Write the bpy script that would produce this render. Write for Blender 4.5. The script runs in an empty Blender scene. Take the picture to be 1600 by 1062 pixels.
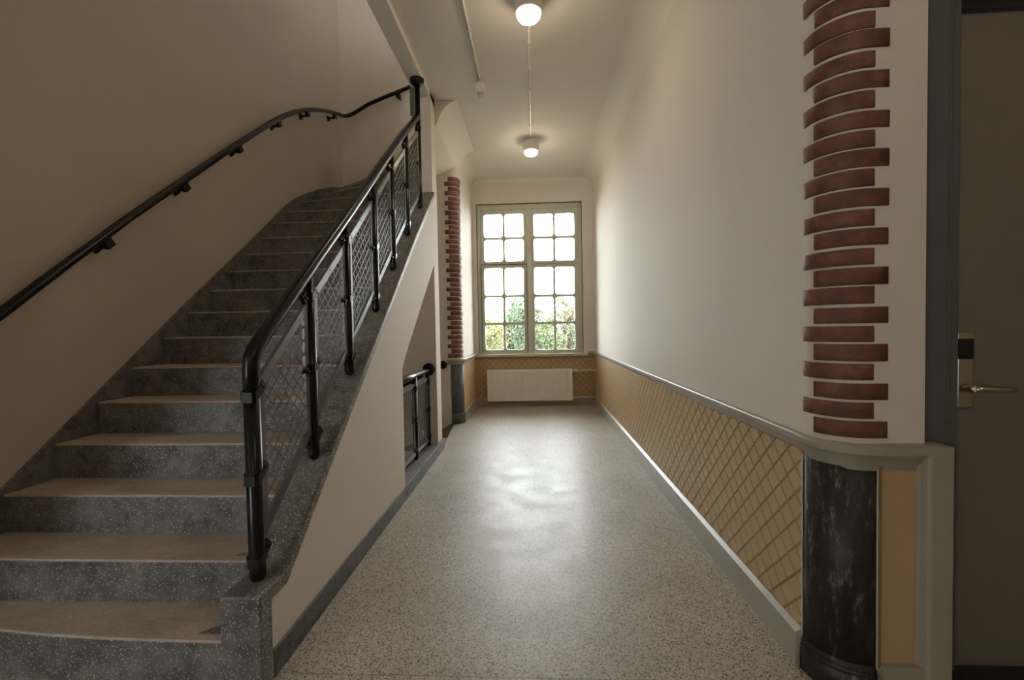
import bpy, math, random
from mathutils import Vector, Matrix
random.seed(7)
SC = bpy.context.scene
COL = SC.collection

# ------------------------------------------------------------------ camera
CAM_H = 1.28
CF = 690.0                                     # focal length in pixels of the 1600 wide frame
cam_d = bpy.data.cameras.new('camera')
cam_d.sensor_width = 36.0
cam_d.lens = CF / 1600.0 * 36.0
cam_d.clip_start = 0.02
cam_d.clip_end = 300
cam = bpy.data.objects.new('camera', cam_d)
COL.objects.link(cam)
yc = Vector((34.3, -20.5, CF)).normalized()    # corridor axis seen from the camera (x right, y down, z ahead)
xx = Vector((math.cos(0.0185), -math.sin(0.0185), 0))
xx = (xx - yc * xx.dot(yc)).normalized()
up = -yc.cross(xx)
rows = (xx, yc, up)
right = Vector([r[0] for r in rows]); down = Vector([r[1] for r in rows]); fwd = Vector([r[2] for r in rows])
m = Matrix.Identity(4)
for i in range(3):
    m[i][0] = right[i]; m[i][1] = -down[i]; m[i][2] = -fwd[i]
m[2][3] = CAM_H
cam.matrix_world = m
SC.camera = cam

# ------------------------------------------------------------------ world, exposure
SKY = 18.0
LAMP = 88.0
w = bpy.data.worlds.new('overcast_sky'); SC.world = w; w.use_nodes = True
bg = w.node_tree.nodes['Background']
bg.inputs['Color'].default_value = (0.93, 0.97, 1.0, 1)
bg.inputs['Strength'].default_value = SKY
SC.view_settings.view_transform = 'Standard'
SC.view_settings.look = 'None'
SC.view_settings.exposure = 0.0
SC.view_settings.gamma = 1.0
SC.view_settings.use_curve_mapping = False
SC.cycles.max_bounces = 12
SC.cycles.diffuse_bounces = 8
SC.cycles.transparent_max_bounces = 12
SC.cycles.use_denoising = True
SC.cycles.sample_clamp_indirect = 8.0

# ------------------------------------------------------------------ materials
def srgb(*c):
    return tuple(((v / 255) / 12.92 if v / 255 <= 0.04045 else ((v / 255 + 0.055) / 1.055) ** 2.4) for v in c) + (1,)

class N:
    def __init__(s, name):
        s.m = bpy.data.materials.new(name); s.m.use_nodes = True
        s.t = s.m.node_tree; s.b = s.t.nodes['Principled BSDF']
        s.co = s.t.nodes.new('ShaderNodeTexCoord')
    def new(s, typ, **kw):
        n = s.t.nodes.new('ShaderNode' + typ)
        for k, v in kw.items():
            if k in n.inputs.keys(): n.inputs[k].default_value = v
            else: setattr(n, k, v)
        return n
    def ln(s, a, b): s.t.links.new(a, b)
    def mapping(s, scale=(1, 1, 1), loc=(0, 0, 0)):
        mp = s.new('Mapping'); mp.inputs['Scale'].default_value = scale; mp.inputs['Location'].default_value = loc
        s.ln(s.co.outputs['Object'], mp.inputs['Vector']); return mp.outputs[0]
    def noise(s, scale, detail=4, rough=0.5, vec=None):
        n = s.new('TexNoise'); n.inputs['Scale'].default_value = scale; n.inputs['Detail'].default_value = detail
        n.inputs['Roughness'].default_value = rough
        s.ln(vec if vec else s.co.outputs['Object'], n.inputs['Vector']); return n
    def ramp(s, fac, stops, interp='LINEAR'):
        r = s.new('ValToRGB'); r.color_ramp.interpolation = interp
        e = r.color_ramp.elements
        while len(e) < len(stops): e.new(0.5)
        for x, (p, c) in zip(e, stops):
            x.position = p; x.color = c if len(c) == 4 else tuple(c) + (1,)
        s.ln(fac, r.inputs[0]); return r.outputs[0]
    def mix(s, fac, a, b, blend='MIX'):
        n = s.new('Mix', data_type='RGBA', blend_type=blend)
        for sock, v in ((n.inputs[0], fac), (n.inputs[6], a), (n.inputs[7], b)):
            if isinstance(v, (int, float)): sock.default_value = v
            elif isinstance(v, tuple): sock.default_value = v
            else: s.ln(v, sock)
        return n.outputs[2]
    def bump(s, h, strength=0.2, dist=0.01):
        n = s.new('Bump'); n.inputs['Strength'].default_value = strength; n.inputs['Distance'].default_value = dist
        s.ln(h, n.inputs['Height']); s.ln(n.outputs[0], s.b.inputs['Normal'])
    def out(s, col=None, rough=None):
        if col is not None:
            if isinstance(col, tuple): s.b.inputs['Base Color'].default_value = col
            else: s.ln(col, s.b.inputs['Base Color'])
        if rough is not None:
            if isinstance(rough, float): s.b.inputs['Roughness'].default_value = rough
            else: s.ln(rough, s.b.inputs['Roughness'])
        return s.m

def plaster(name, c, var=0.04, bs=0.12, scale=220, rough=0.75):
    n = N(name)
    c2 = tuple(v * (1 - var) for v in c[:3]) + (1,)
    col = n.ramp(n.noise(1.6, 3).outputs[0], [(0.3, c2), (0.7, c)])
    n.bump(n.noise(scale, 2).outputs[0], bs, 0.004)
    return n.out(col, rough)

def paint(name, c, rough=0.4, metal=0.0, var=0.06, bs=0.03, coat=0.0, spec=0.5):
    n = N(name)
    c2 = tuple(v * (1 - var) for v in c[:3]) + (1,)
    col = n.ramp(n.noise(6, 3).outputs[0], [(0.3, c2), (0.7, c)])
    n.b.inputs['Metallic'].default_value = metal
    n.b.inputs['Coat Weight'].default_value = coat
    n.b.inputs['Specular IOR Level'].default_value = spec
    n.bump(n.noise(90, 2).outputs[0], bs, 0.003)
    return n.out(col, rough)

M = {}
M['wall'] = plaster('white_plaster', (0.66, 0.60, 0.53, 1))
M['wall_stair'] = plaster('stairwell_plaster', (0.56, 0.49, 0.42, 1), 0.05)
M['wall_rough'] = plaster('rough_plaster', (0.64, 0.56, 0.48, 1), 0.05, 0.5, 120)
M['ceiling'] = plaster('ceiling_plaster', (0.68, 0.63, 0.56, 1), 0.02, 0.06)
M['grey_green'] = paint('grey_green_paint', (0.34, 0.31, 0.25, 1), 0.34)
M['window_paint'] = paint('window_frame_paint', (0.50, 0.50, 0.41, 1), 0.4)
M['tan'] = paint('tan_wall_covering', (0.47, 0.325, 0.17, 1), 0.42)
M['groove'] = paint('tan_groove_and_edge_shade', (0.27, 0.185, 0.095, 1), 0.5)
M['black_metal'] = paint('black_green_enamel', (0.008, 0.009, 0.008, 1), 0.27, 0.0, 0.2, 0.02, 0.0, 0.32)
M['steel_grey'] = paint('steel_with_painted_sheen', (0.10, 0.105, 0.095, 1), 0.34, 0.2)  # lighter than the enamel, painting in the window's sheen on panel frames
M['wire'] = paint('wire_mesh_paint', (0.13, 0.125, 0.11, 1), 0.35, 0.2)
M['white_enamel'] = paint('white_enamel', (0.82, 0.81, 0.76, 1), 0.35, 0, 0.02)
M['white_plastic'] = paint('white_plastic', (0.72, 0.68, 0.60, 1), 0.4, 0, 0.02)
M['door'] = paint('dark_grey_door_paint', (0.17, 0.145, 0.112, 1), 0.38)
M['door_frame'] = paint('blue_grey_frame_paint', (0.105, 0.103, 0.098, 1), 0.38)
M['black_plastic'] = paint('black_plastic', (0.006, 0.006, 0.006, 1), 0.3)
M['dark_gap'] = paint('dark_rubber_and_gap_shade', (0.012, 0.010, 0.008, 1), 0.8)  # also colours the painted shade at the door head
M['nickel'] = paint('brushed_nickel', (0.52, 0.47, 0.38, 1), 0.3, 1.0)
M['sill'] = paint('cream_sill', (0.52, 0.45, 0.36, 1), 0.4)
M['bark'] = paint('bark', (0.10, 0.075, 0.05, 1), 0.9, 0, 0.4, 0.3)
M['grass'] = paint('grass', (0.12, 0.125, 0.09, 1), 0.9, 0, 0.4)

def terrazzo_floor():
    n = N('pale_terrazzo')
    v = n.new('TexVoronoi'); v.inputs['Scale'].default_value = 175
    n.ln(n.co.outputs['Object'], v.inputs['Vector'])
    sep = n.new('SeparateColor'); n.ln(v.outputs['Color'], sep.inputs[0])
    chips = n.ramp(sep.outputs[0], [(0.0, (0.045, 0.04, 0.035)), (0.16, (0.17, 0.15, 0.125)), (0.24, (0.36, 0.32, 0.275)),
                                    (0.55, (0.46, 0.41, 0.35)), (0.82, (0.58, 0.53, 0.46))], 'CONSTANT')
    v2 = n.new('TexVoronoi', feature='DISTANCE_TO_EDGE'); v2.inputs['Scale'].default_value = 175
    n.ln(n.co.outputs['Object'], v2.inputs['Vector'])
    edge = n.ramp(v2.outputs[0], [(0.04, (1, 1, 1)), (0.12, (0, 0, 0))])
    col = n.mix(edge, chips, (0.35, 0.31, 0.265, 1))
    big = n.ramp(n.noise(2.2, 5).outputs[0], [(0.3, (0.86, 0.84, 0.82)), (0.7, (1.05, 1.04, 1.03))])
    col = n.mix(1.0, col, big, 'MULTIPLY')
    # two casting joints across the corridor
    sx = n.new('SeparateXYZ'); n.ln(n.co.outputs['Object'], sx.inputs[0])
    wob = n.noise(9, 3)
    for y, wd in ((1.575, 0.0035), (3.02, 0.003)):
        a = n.new('Math', operation='MULTIPLY_ADD'); n.ln(wob.outputs[0], a.inputs[0]); a.inputs[1].default_value = 0.02
        n.ln(sx.outputs[1], a.inputs[2])
        b = n.new('Math', operation='SUBTRACT'); n.ln(a.outputs[0], b.inputs[0]); b.inputs[1].default_value = y + 0.01
        c = n.new('Math', operation='ABSOLUTE'); n.ln(b.outputs[0], c.inputs[0])
        d = n.new('Math', operation='LESS_THAN'); n.ln(c.outputs[0], d.inputs[0]); d.inputs[1].default_value = wd
        e = n.new('Math', operation='MULTIPLY'); n.ln(d.outputs[0], e.inputs[0]); e.inputs[1].default_value = 0.55 if y < 2 else 0.25
        col = n.mix(e.outputs[0], col, (0.10, 0.085, 0.07, 1))
    r = n.ramp(n.noise(5, 5, 0.6).outputs[0], [(0.3, (0.36, 0.36, 0.36)), (0.7, (0.50, 0.50, 0.50))])
    n.bump(n.noise(60, 3).outputs[0], 0.06, 0.003)
    return n.out(col, r)
M['floor'] = terrazzo_floor()

def terrazzo_dark(name, base, chipc, worn, wornamt, dens=0.13, grime=True):
    n = N(name)
    v = n.new('TexVoronoi'); v.inputs['Scale'].default_value = 165
    n.ln(n.co.outputs['Object'], v.inputs['Vector'])
    sep = n.new('SeparateColor'); n.ln(v.outputs['Color'], sep.inputs[0])
    sel = n.new('Math', operation='LESS_THAN'); n.ln(sep.outputs[0], sel.inputs[0]); sel.inputs[1].default_value = dens
    rad = n.new('Math', operation='LESS_THAN'); n.ln(v.outputs['Distance'], rad.inputs[0]); rad.inputs[1].default_value = 0.40
    mm = n.new('Math', operation='MULTIPLY'); n.ln(sel.outputs[0], mm.inputs[0]); n.ln(rad.outputs[0], mm.inputs[1])
    b2 = tuple(x * 0.36 for x in base[:3]) + (1,)
    col = n.ramp(n.noise(14, 6, 0.65).outputs[0], [(0.35, b2), (0.65, base)])
    col = n.mix(mm.outputs[0], col, chipc)
    dust = n.ramp(n.noise(5, 6, 0.7).outputs[0], [(0.45, (0, 0, 0)), (0.75, (wornamt,) * 3)])
    col = n.mix(dust, col, worn)
    n.bump(n.noise(70, 3).outputs[0], 0.12, 0.003)
    return n.out(col, 0.5)
M['stone'] = terrazzo_dark('black_terrazzo', (0.175, 0.168, 0.155, 1), (0.58, 0.53, 0.46, 1), (0.28, 0.27, 0.25, 1), 0.6, 0.22)
M['stone_side'] = terrazzo_dark('dark_terrazzo_skirting', (0.11, 0.108, 0.10, 1), (0.28, 0.25, 0.20, 1), (0.17, 0.16, 0.145, 1), 0.5, 0.07)

def tread_mat():
    n = N('worn_brown_tread')
    st = n.noise(3.5, 6, 0.65, n.mapping((1, 2.2, 1)))
    col = n.ramp(st.outputs[0], [(0.25, (0.34, 0.275, 0.225)), (0.5, (0.46, 0.39, 0.33)), (0.75, (0.56, 0.49, 0.43))])
    fine = n.ramp(n.noise(60, 3).outputs[0], [(0.3, (0.85, 0.85, 0.85)), (0.7, (1.08, 1.08, 1.08))])
    col = n.mix(1.0, col, fine, 'MULTIPLY')
    # the strip next to the wall is mixed darker, with a noisy edge
    sx = n.new('SeparateXYZ'); n.ln(n.co.outputs['Object'], sx.inputs[0])
    a = n.new('Math', operation='MULTIPLY_ADD'); n.ln(n.noise(2.5, 3).outputs[0], a.inputs[0]); a.inputs[1].default_value = 0.35
    n.ln(sx.outputs[0], a.inputs[2])
    f = n.ramp(a.outputs[0], [(0.0, (1, 1, 1)), (1.0, (0, 0, 0))])
    mr = n.new('MapRange'); n.ln(a.outputs[0], mr.inputs[0])
    mr.inputs[1].default_value = -2.22; mr.inputs[2].default_value = -2.06; mr.inputs[3].default_value = 0.8; mr.inputs[4].default_value = 0.0
    col = n.mix(mr.outputs[0], col, (0.085, 0.078, 0.065, 1))
    n.bump(n.noise(40, 4).outputs[0], 0.1, 0.004)
    return n.out(col, 0.55)
M['tread'] = tread_mat()

def scratched_black():
    n = N('scratched_black_paint')
    s1 = n.noise(38, 9, 0.78, n.mapping((1, 1, 0.25)))
    s2 = n.noise(7, 6, 0.7, n.mapping((1, 1, 0.6), (3, 1, 2)))
    c = n.ramp(s1.outputs[0], [(0.47, (0.004, 0.003, 0.002)), (0.55, (0.05, 0.036, 0.022)), (0.63, (0.34, 0.30, 0.24))])
    c2 = n.ramp(s2.outputs[0], [(0.38, (0.10, 0.10, 0.10)), (0.66, (1, 1, 1))])
    c = n.mix(1.0, c, c2, 'MULTIPLY')
    c = n.mix(1.0, c, (0.010, 0.009, 0.007, 1), 'ADD')
    n.bump(s1.outputs[0], 0.15, 0.004)
    return n.out(c, 0.5)
M['black_paint'] = scratched_black()

def slate():
    n = N('dark_grey_stone')
    c = n.ramp(n.noise(12, 6, 0.65, n.mapping((1, 1, 0.4))).outputs[0], [(0.3, (0.035, 0.04, 0.036)), (0.7, (0.10, 0.11, 0.10))])
    return n.out(c, 0.65)
M['slate'] = slate()

def brick():
    n = N('red_brown_brick')
    c = n.ramp(n.noise(16, 5, 0.6).outputs[0], [(0.3, (0.095, 0.034, 0.024)), (0.5, (0.165, 0.06, 0.040)), (0.7, (0.22, 0.095, 0.065))])
    f = n.ramp(n.noise(130, 3).outputs[0], [(0.3, (0.8, 0.8, 0.8)), (0.7, (1.1, 1.1, 1.1))])
    c = n.mix(1.0, c, f, 'MULTIPLY')
    n.bump(n.noise(110, 3).outputs[0], 0.35, 0.004)
    return n.out(c, 0.6)
M['brick'] = brick()

def glass():
    n = N('window_glass')
    tr = n.new('BsdfTransparent'); tr.inputs[0].default_value = (0.96, 0.98, 0.97, 1)
    gl = n.new('BsdfGlossy'); gl.inputs['Roughness'].default_value = 0.02
    fr = n.new('Fresnel'); fr.inputs[0].default_value = 1.25
    mx = n.new('MixShader'); n.ln(fr.outputs[0], mx.inputs[0]); n.ln(tr.outputs[0], mx.inputs[1]); n.ln(gl.outputs[0], mx.inputs[2])
    n.ln(mx.outputs[0], n.t.nodes['Material Output'].inputs[0]); return n.m
M['glass'] = glass()

def emit(name, c, s):
    n = N(name); n.b.inputs['Base Color'].default_value = c
    n.b.inputs['Emission Color'].default_value = c; n.b.inputs['Emission Strength'].default_value = s
    return n.m
M['lens'] = emit('lit_lamp_lens', (1.0, 0.81, 0.60, 1), LAMP)
M['dome'] = paint('clear_dome_plastic', (0.55, 0.54, 0.50, 1), 0.08, 0, 0.0)

def leaf(name, c):
    n = N(name)
    info = n.noise(1.4, 3)
    c2 = (c[0] * 1.5, c[1] * 1.35, c[2] * 1.2, 1)
    col = n.ramp(info.outputs[0], [(0.3, c), (0.7, c2)])
    tb = n.new('BsdfTranslucent'); n.ln(col, tb.inputs[0])
    n.out(col, 0.6)
    mx = n.new('MixShader'); mx.inputs[0].default_value = 0.45
    n.ln(n.b.outputs[0], mx.inputs[1]); n.ln(tb.outputs[0], mx.inputs[2])
    n.ln(mx.outputs[0], n.t.nodes['Material Output'].inputs[0]); return n.m
M['leaf_green'] = leaf('green_leaves', (0.12, 0.15, 0.085, 1))
M['leaf_dark'] = leaf('deep_green_leaves', (0.09, 0.12, 0.075, 1))
M['leaf_yellow'] = leaf('yellowing_leaves', (0.175, 0.175, 0.09, 1))

# ------------------------------------------------------------------ mesh helpers
class MB:
    def __init__(s): s.v = []; s.f = []; s.mi = []; s.sm = []
    def add(s, vs, fs, mi=0, smooth=False):
        o = len(s.v); s.v += [tuple(p) for p in vs]
        for f in fs: s.f.append(tuple(o + i for i in f)); s.mi.append(mi); s.sm.append(smooth)
        return s
    def box(s, x0, x1, y0, y1, z0, z1, mi=0):
        vs = [(x, y, z) for z in (z0, z1) for y in (y0, y1) for x in (x0, x1)]
        return s.add(vs, [(0, 2, 3, 1), (4, 5, 7, 6), (0, 1, 5, 4), (2, 6, 7, 3), (0, 4, 6, 2), (1, 3, 7, 5)], mi)
    def obox(s, c, ax, ay, az, hx, hy, hz, mi=0):
        c = Vector(c); ax = Vector(ax).normalized(); ay = Vector(ay).normalized(); az = Vector(az).normalized()
        vs = [c + ax * (i * hx) + ay * (j * hy) + az * (k * hz) for k in (-1, 1) for j in (-1, 1) for i in (-1, 1)]
        return s.add(vs, [(0, 2, 3, 1), (4, 5, 7, 6), (0, 1, 5, 4), (2, 6, 7, 3), (0, 4, 6, 2), (1, 3, 7, 5)], mi)
    def prism(s, poly, a0, a1, axis='z', mi=0, top_mi=None, smooth_sides=False):
        """poly: 2D points; axis z -> (x,y), axis x -> (y,z), axis y -> (x,z)"""
        def P(p, a):
            return {'z': (p[0], p[1], a), 'x': (a, p[0], p[1]), 'y': (p[0], a, p[1])}[axis]
        n = len(poly)
        o = len(s.v)
        s.v += [P(p, a0) for p in poly] + [P(p, a1) for p in poly]
        s.f.append(tuple(o + i for i in reversed(range(n)))); s.mi.append(mi); s.sm.append(False)
        s.f.append(tuple(o + n + i for i in range(n))); s.mi.append(mi if top_mi is None else top_mi); s.sm.append(False)
        for i in range(n):
            j = (i + 1) % n
            s.f.append((o + i, o + j, o + n + j, o + n + i)); s.mi.append(mi); s.sm.append(smooth_sides)
        return s
    def tube(s, pts, r, seg=16, mi=0, cap=True):
        pts = [Vector(p) for p in pts]
        n = len(pts); tang = []
        for i in range(n):
            a = pts[max(0, i - 1)]; b = pts[min(n - 1, i + 1)]
            tang.append((b - a).normalized())
        t0 = tang[0]
        u = t0.orthogonal().normalized()
        rings = []
        for i in range(n):
            t = tang[i]; u = (u - t * u.dot(t)).normalized(); v = t.cross(u)
            k = 1.0
            if 0 < i < n - 1:
                a = (pts[i] - pts[i - 1]).normalized(); k = 1.0 / max(0.5, a.dot(t))
            rings.append([pts[i] + (u * math.cos(2 * math.pi * q / seg) + v * math.sin(2 * math.pi * q / seg)) * r for q in range(seg)])
        o = len(s.v)
        for rg in rings: s.v += [tuple(p) for p in rg]
        for i in range(len(rings) - 1):
            for q in range(seg):
                q2 = (q + 1) % seg
                s.f.append((o + i * seg + q, o + i * seg + q2, o + (i + 1) * seg + q2, o + (i + 1) * seg + q)); s.mi.append(mi); s.sm.append(True)
        if cap:
            s.f.append(tuple(o + q for q in reversed(range(seg)))); s.mi.append(mi); s.sm.append(False)
            l = o + (len(rings) - 1) * seg
            s.f.append(tuple(l + q for q in range(seg))); s.mi.append(mi); s.sm.append(False)
        return s
    def lathe(s, prof, origin, axis='z', seg=32, mi=0):
        """prof: (r, h) list from one end to the other"""
        o = len(s.v); ox, oy, oz = origin
        for r, h in prof:
            for q in range(seg):
                a = 2 * math.pi * q / seg; c, d = r * math.cos(a), r * math.sin(a)
                s.v.append({'z': (ox + c, oy + d, oz + h), 'y': (ox + c, oy + h, oz + d), 'x': (ox + h, oy + c, oz + d)}[axis])
        for i in range(len(prof) - 1):
            for q in range(seg):
                q2 = (q + 1) % seg
                s.f.append((o + i * seg + q, o + i * seg + q2, o + (i + 1) * seg + q2, o + (i + 1) * seg + q)); s.mi.append(mi); s.sm.append(True)
        s.f.append(tuple(o + q for q in reversed(range(seg)))); s.mi.append(mi); s.sm.append(False)
        l = o + (len(prof) - 1) * seg
        s.f.append(tuple(l + q for q in range(seg))); s.mi.append(mi); s.sm.append(False)
        return s
    def sweep(s, path, prof, mi=0, smooth=False, closed_prof=True):
        """path: (x, y, nx, ny) plan points with outward normal; prof: (out, z)"""
        o = len(s.v); n = len(prof)
        for (x, y, nx, ny) in path:
            for d, z in prof: s.v.append((x + nx * d, y + ny * d, z))
        for i in range(len(path) - 1):
            for q in range(n if closed_prof else n - 1):
                q2 = (q + 1) % n
                s.f.append((o + i * n + q, o + i * n + q2, o + (i + 1) * n + q2, o + (i + 1) * n + q)); s.mi.append(mi); s.sm.append(smooth)
        if closed_prof:
            s.f.append(tuple(o + q for q in reversed(range(n)))); s.mi.append(mi); s.sm.append(False)
            l = o + (len(path) - 1) * n
            s.f.append(tuple(l + q for q in range(n))); s.mi.append(mi); s.sm.append(False)
        return s
    def build(s, name, mats, parent=None, bevel=0.0, seg=2):
        me = bpy.data.meshes.new(name)
        # keep world positions when the parent empty is moved away from the origin
        off = Vector((0, 0, 0))
        p = parent
        while p is not None:
            off += p.location; p = p.parent
        me.from_pydata([tuple(Vector(v) - off) for v in s.v], [], s.f)
        if not isinstance(mats, (list, tuple)): mats = [mats]
        for mt in mats: me.materials.append(mt)
        me.polygons.foreach_set('material_index', s.mi)
        me.polygons.foreach_set('use_smooth', s.sm)
        me.update()
        import bmesh
        bm = bmesh.new(); bm.from_mesh(me)
        if len(bm.faces) < 20000: bmesh.ops.recalc_face_normals(bm, faces=bm.faces)
        bm.to_mesh(me); bm.free()
        o = bpy.data.objects.new(name, me); COL.objects.link(o)
        if parent: o.parent = parent
        if bevel > 0:
            b = o.modifiers.new('bevel', 'BEVEL'); b.width = bevel; b.segments = seg; b.limit_method = 'ANGLE'; b.angle_limit = math.radians(40)
        return o

def thing(name, label, cat, loc=(0, 0, 0), group=None, kind=None):
    o = bpy.data.objects.new(name, None); COL.objects.link(o); o.location = loc; o.empty_display_size = 0.1
    o['label'] = label; o['category'] = cat
    if group: o['group'] = group
    if kind: o['kind'] = kind
    return o
def tag(o, label, cat, group=None, kind=None):
    o['label'] = label; o['category'] = cat
    if group: o['group'] = group
    if kind: o['kind'] = kind
    return o
def struct(o, label=None, cat=None):
    o['kind'] = 'structure'
    if label: o['label'] = label
    if cat: o['category'] = cat
    return o
def arc(cx, cy, r, a0, a1, n):
    return [(cx + r * math.cos(math.radians(a0 + (a1 - a0) * i / n)), cy + r * math.sin(math.radians(a0 + (a1 - a0) * i / n)),
             math.cos(math.radians(a0 + (a1 - a0) * i / n)), math.sin(math.radians(a0 + (a1 - a0) * i / n))) for i in range(n + 1)]

# ------------------------------------------------------------------ key dimensions
CEIL = 3.66
XR = 0.985           # right corridor wall
YF = 1.52            # wall face beside the door
YE = 7.16            # end wall
XL = -0.975          # left corridor face
XS = -2.52           # stairwell side wall
YB = 5.84            # stairwell back wall
TOP = 7.5; LOW = -4.0
RISE = 0.179; GO = 0.2305; Y0 = 1.475

# ------------------------------------------------------------------ the room shell
mb = MB()
mb.box(-2.7, 3.2, -4.2, 1.54, -0.2, 0)
mb.box(-5.6, -2.7, -4.2, 0.85, -0.2, 0)
mb.prism([(-0.99, 1.54), (1.3, 1.54), (1.3, 7.4), (-1.09, 7.4), (-1.09, YB), (-1.005, 4.66), (-0.99, 4.66)], -0.2, 0, 'z')
mb.box(1.3, 3.2, 1.54, 2.0, -0.2, 0)
struct(mb.build('floor', M['floor']), 'speckled pale terrazzo floor with dark chips', 'floor')

mb = MB()
mb.box(-2.7, 3.2, -4.2, 1.6, CEIL, CEIL + 0.14)
mb.box(-5.6, -2.7, -4.2, 1.0, CEIL, CEIL + 0.14)
mb.box(-1.0, 3.2, 1.6, 4.65, CEIL, CEIL + 0.14)
mb.box(-0.80, 1.3, 4.65, YB + 0.14, CEIL, CEIL + 0.14)
mb.box(-1.2, 1.3, YB + 0.14, 7.4, CEIL, CEIL + 0.14)
def cove(path, r, z):
    prof = [(r - r * math.cos(math.radians(a)), z - r + r * math.sin(math.radians(a))) for a in range(0, 91, 6)]
    mb.sweep(path, prof, 0, True, False)
    mb.sweep([(p[0] - p[2] * 0.01, p[1] - p[3] * 0.01, p[2], p[3]) for p in path], [(0, z - r - 0.001)] + [(0.004 + d, h + 0.004) for d, h in prof[1:]] + [(0, z + 0.05)])
cove([(XR, YE, -1, 0), (XR, 1.65, -1, 0)], 0.20, CEIL)
cove([(XL, YB + 0.13, 1, 0), (XL, YE, 1, 0)], 0.13, CEIL)
cove([(XL, YE, 0, -1), (XR, YE, 0, -1)], 0.05, CEIL)
# soffit of the winding stair that runs out over the corridor
struct(mb.build('ceiling', M['ceiling']), 'plain white plaster ceiling with rounded edges', 'ceiling')
mb = MB()
WIND = [((-1.14, 4.425), (-2.50, 4.425)), ((-1.14, 4.452), (-2.50, 4.712)), ((-1.14, 4.49), (-2.50, 5.085)), ((-1.14, 4.53), (-2.50, 5.55)), ((-1.14, 4.60), (-2.25, YB)),
        ((-1.12, 4.652), (-1.85, YB)), ((-1.06, 4.652), (-1.45, YB)), ((-1.0, 4.652), (-1.0, YB))]
sv = []
for i, (a_, b_) in enumerate(WIND):
    zz_ = (14 + i) * 0.179 - 0.36
    sv.append(((a_[0], a_[1], zz_), (b_[0], b_[1], zz_)))
for x_, z_ in ((-0.99, 3.412), (-0.975, 3.45), (-0.955, 3.50), (-0.925, 3.555), (-0.88, 3.605), (-0.83, 3.64), (-0.76, 3.662)):
    sv.append(((x_, 4.652, z_), (x_, YB + 0.14, z_)))
N_ = len(sv)
mb.add([p for pr_ in sv for p in pr_], [(2 * i, 2 * i + 1, 2 * i + 3, 2 * i + 2) for i in range(N_ - 1)], 0, True)
tp = [p for pr_ in sv for p in ((pr_[0][0], pr_[0][1], min(3.79, pr_[0][2] + 0.06) if pr_[0][0] < -1.01 else 3.74), (pr_[1][0], pr_[1][1], pr_[1][2] + 0.06 if pr_[0][0] < -1.01 else 3.74))]
mb.add(tp, [(2 * i, 2 * i + 2, 2 * i + 3, 2 * i + 1) for i in range(N_ - 1)])
bt = [p for pr_ in sv for p in pr_]
mb.add(bt + tp, [(2 * i, 2 * i + 2, 2 * N_ + 2 * i + 2, 2 * N_ + 2 * i) for i in range(N_ - 1)] + [(2 * i + 1, 2 * N_ + 2 * i + 1, 2 * N_ + 2 * i + 3, 2 * i + 3) for i in range(N_ - 1)])
# flat corner piece behind winders seventeen and eighteen
mb.add([(-2.50, 5.55, 2.72), (-2.50, YB, 2.80), (-2.25, YB, 2.897), (-2.50, 5.55, 2.78), (-2.50, YB, 2.86), (-2.25, YB, 2.957)], [(0, 1, 2), (3, 5, 4), (0, 2, 5, 3), (0, 3, 4, 1), (1, 4, 5, 2)])
struct(mb.build('ceiling_soffit', M['ceiling']), 'sloping rounded underside of the winding stair', 'soffit')

# right corridor wall with its rounded corner
cor = arc(XR + 0.13, YF + 0.13, 0.13, 180, 270, 12)
mb = MB()
poly = [(p[0], p[1]) for p in cor] + [(1.287, YF), (1.287, 1.75), (1.15, 7.4), (XR, 7.4)]
mb.prism(poly, 0, CEIL + 0.05, 'z')
o = struct(mb.build('wall_right', M['wall']))
mb = MB()
mb.box(1.287, 3.2, YF, 1.75, 2.47, CEIL + 0.02)
mb.box(2.62, 3.2, YF, 1.75, 0, 2.48)
struct(mb.build('wall_door_side', M['wall_rough']))

# end wall with the window opening
WX0, WX1, WZ0, WZ1 = -0.905, 0.792, 0.845, 3.272
mb = MB()
mb.box(-1.2, WX0, YE, 7.42, 0, 3.8); mb.box(WX1, 1.3, YE, 7.42, 0, 3.8)
mb.box(WX0, WX1, YE, 7.42, 0, WZ0); mb.box(WX0, WX1, YE, 7.42, WZ1, 3.8)
struct(mb.build('wall_end', M['wall']))

# left corner wall: stairwell back wall turning into the corridor
mb = MB()
lc = arc(XL - 0.13, YB + 0.13, 0.13, 270, 360, 12)
poly = [(-2.7, YB)] + [(p[0], p[1]) for p in lc] + [(XL, 7.4), (-1.2, 7.4), (-1.2, 6.1), (-2.7, 6.1)]
mb.prism(poly, LOW, CEIL + 0.05, 'z')
mb.box(-2.7, 1.3, YB, 6.1, CEIL + 0.05, TOP)
struct(mb.build('wall_stairwell_back', M['wall']))
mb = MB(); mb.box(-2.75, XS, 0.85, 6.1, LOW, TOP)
struct(mb.build('wall_left', M['wall_stair']))
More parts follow.
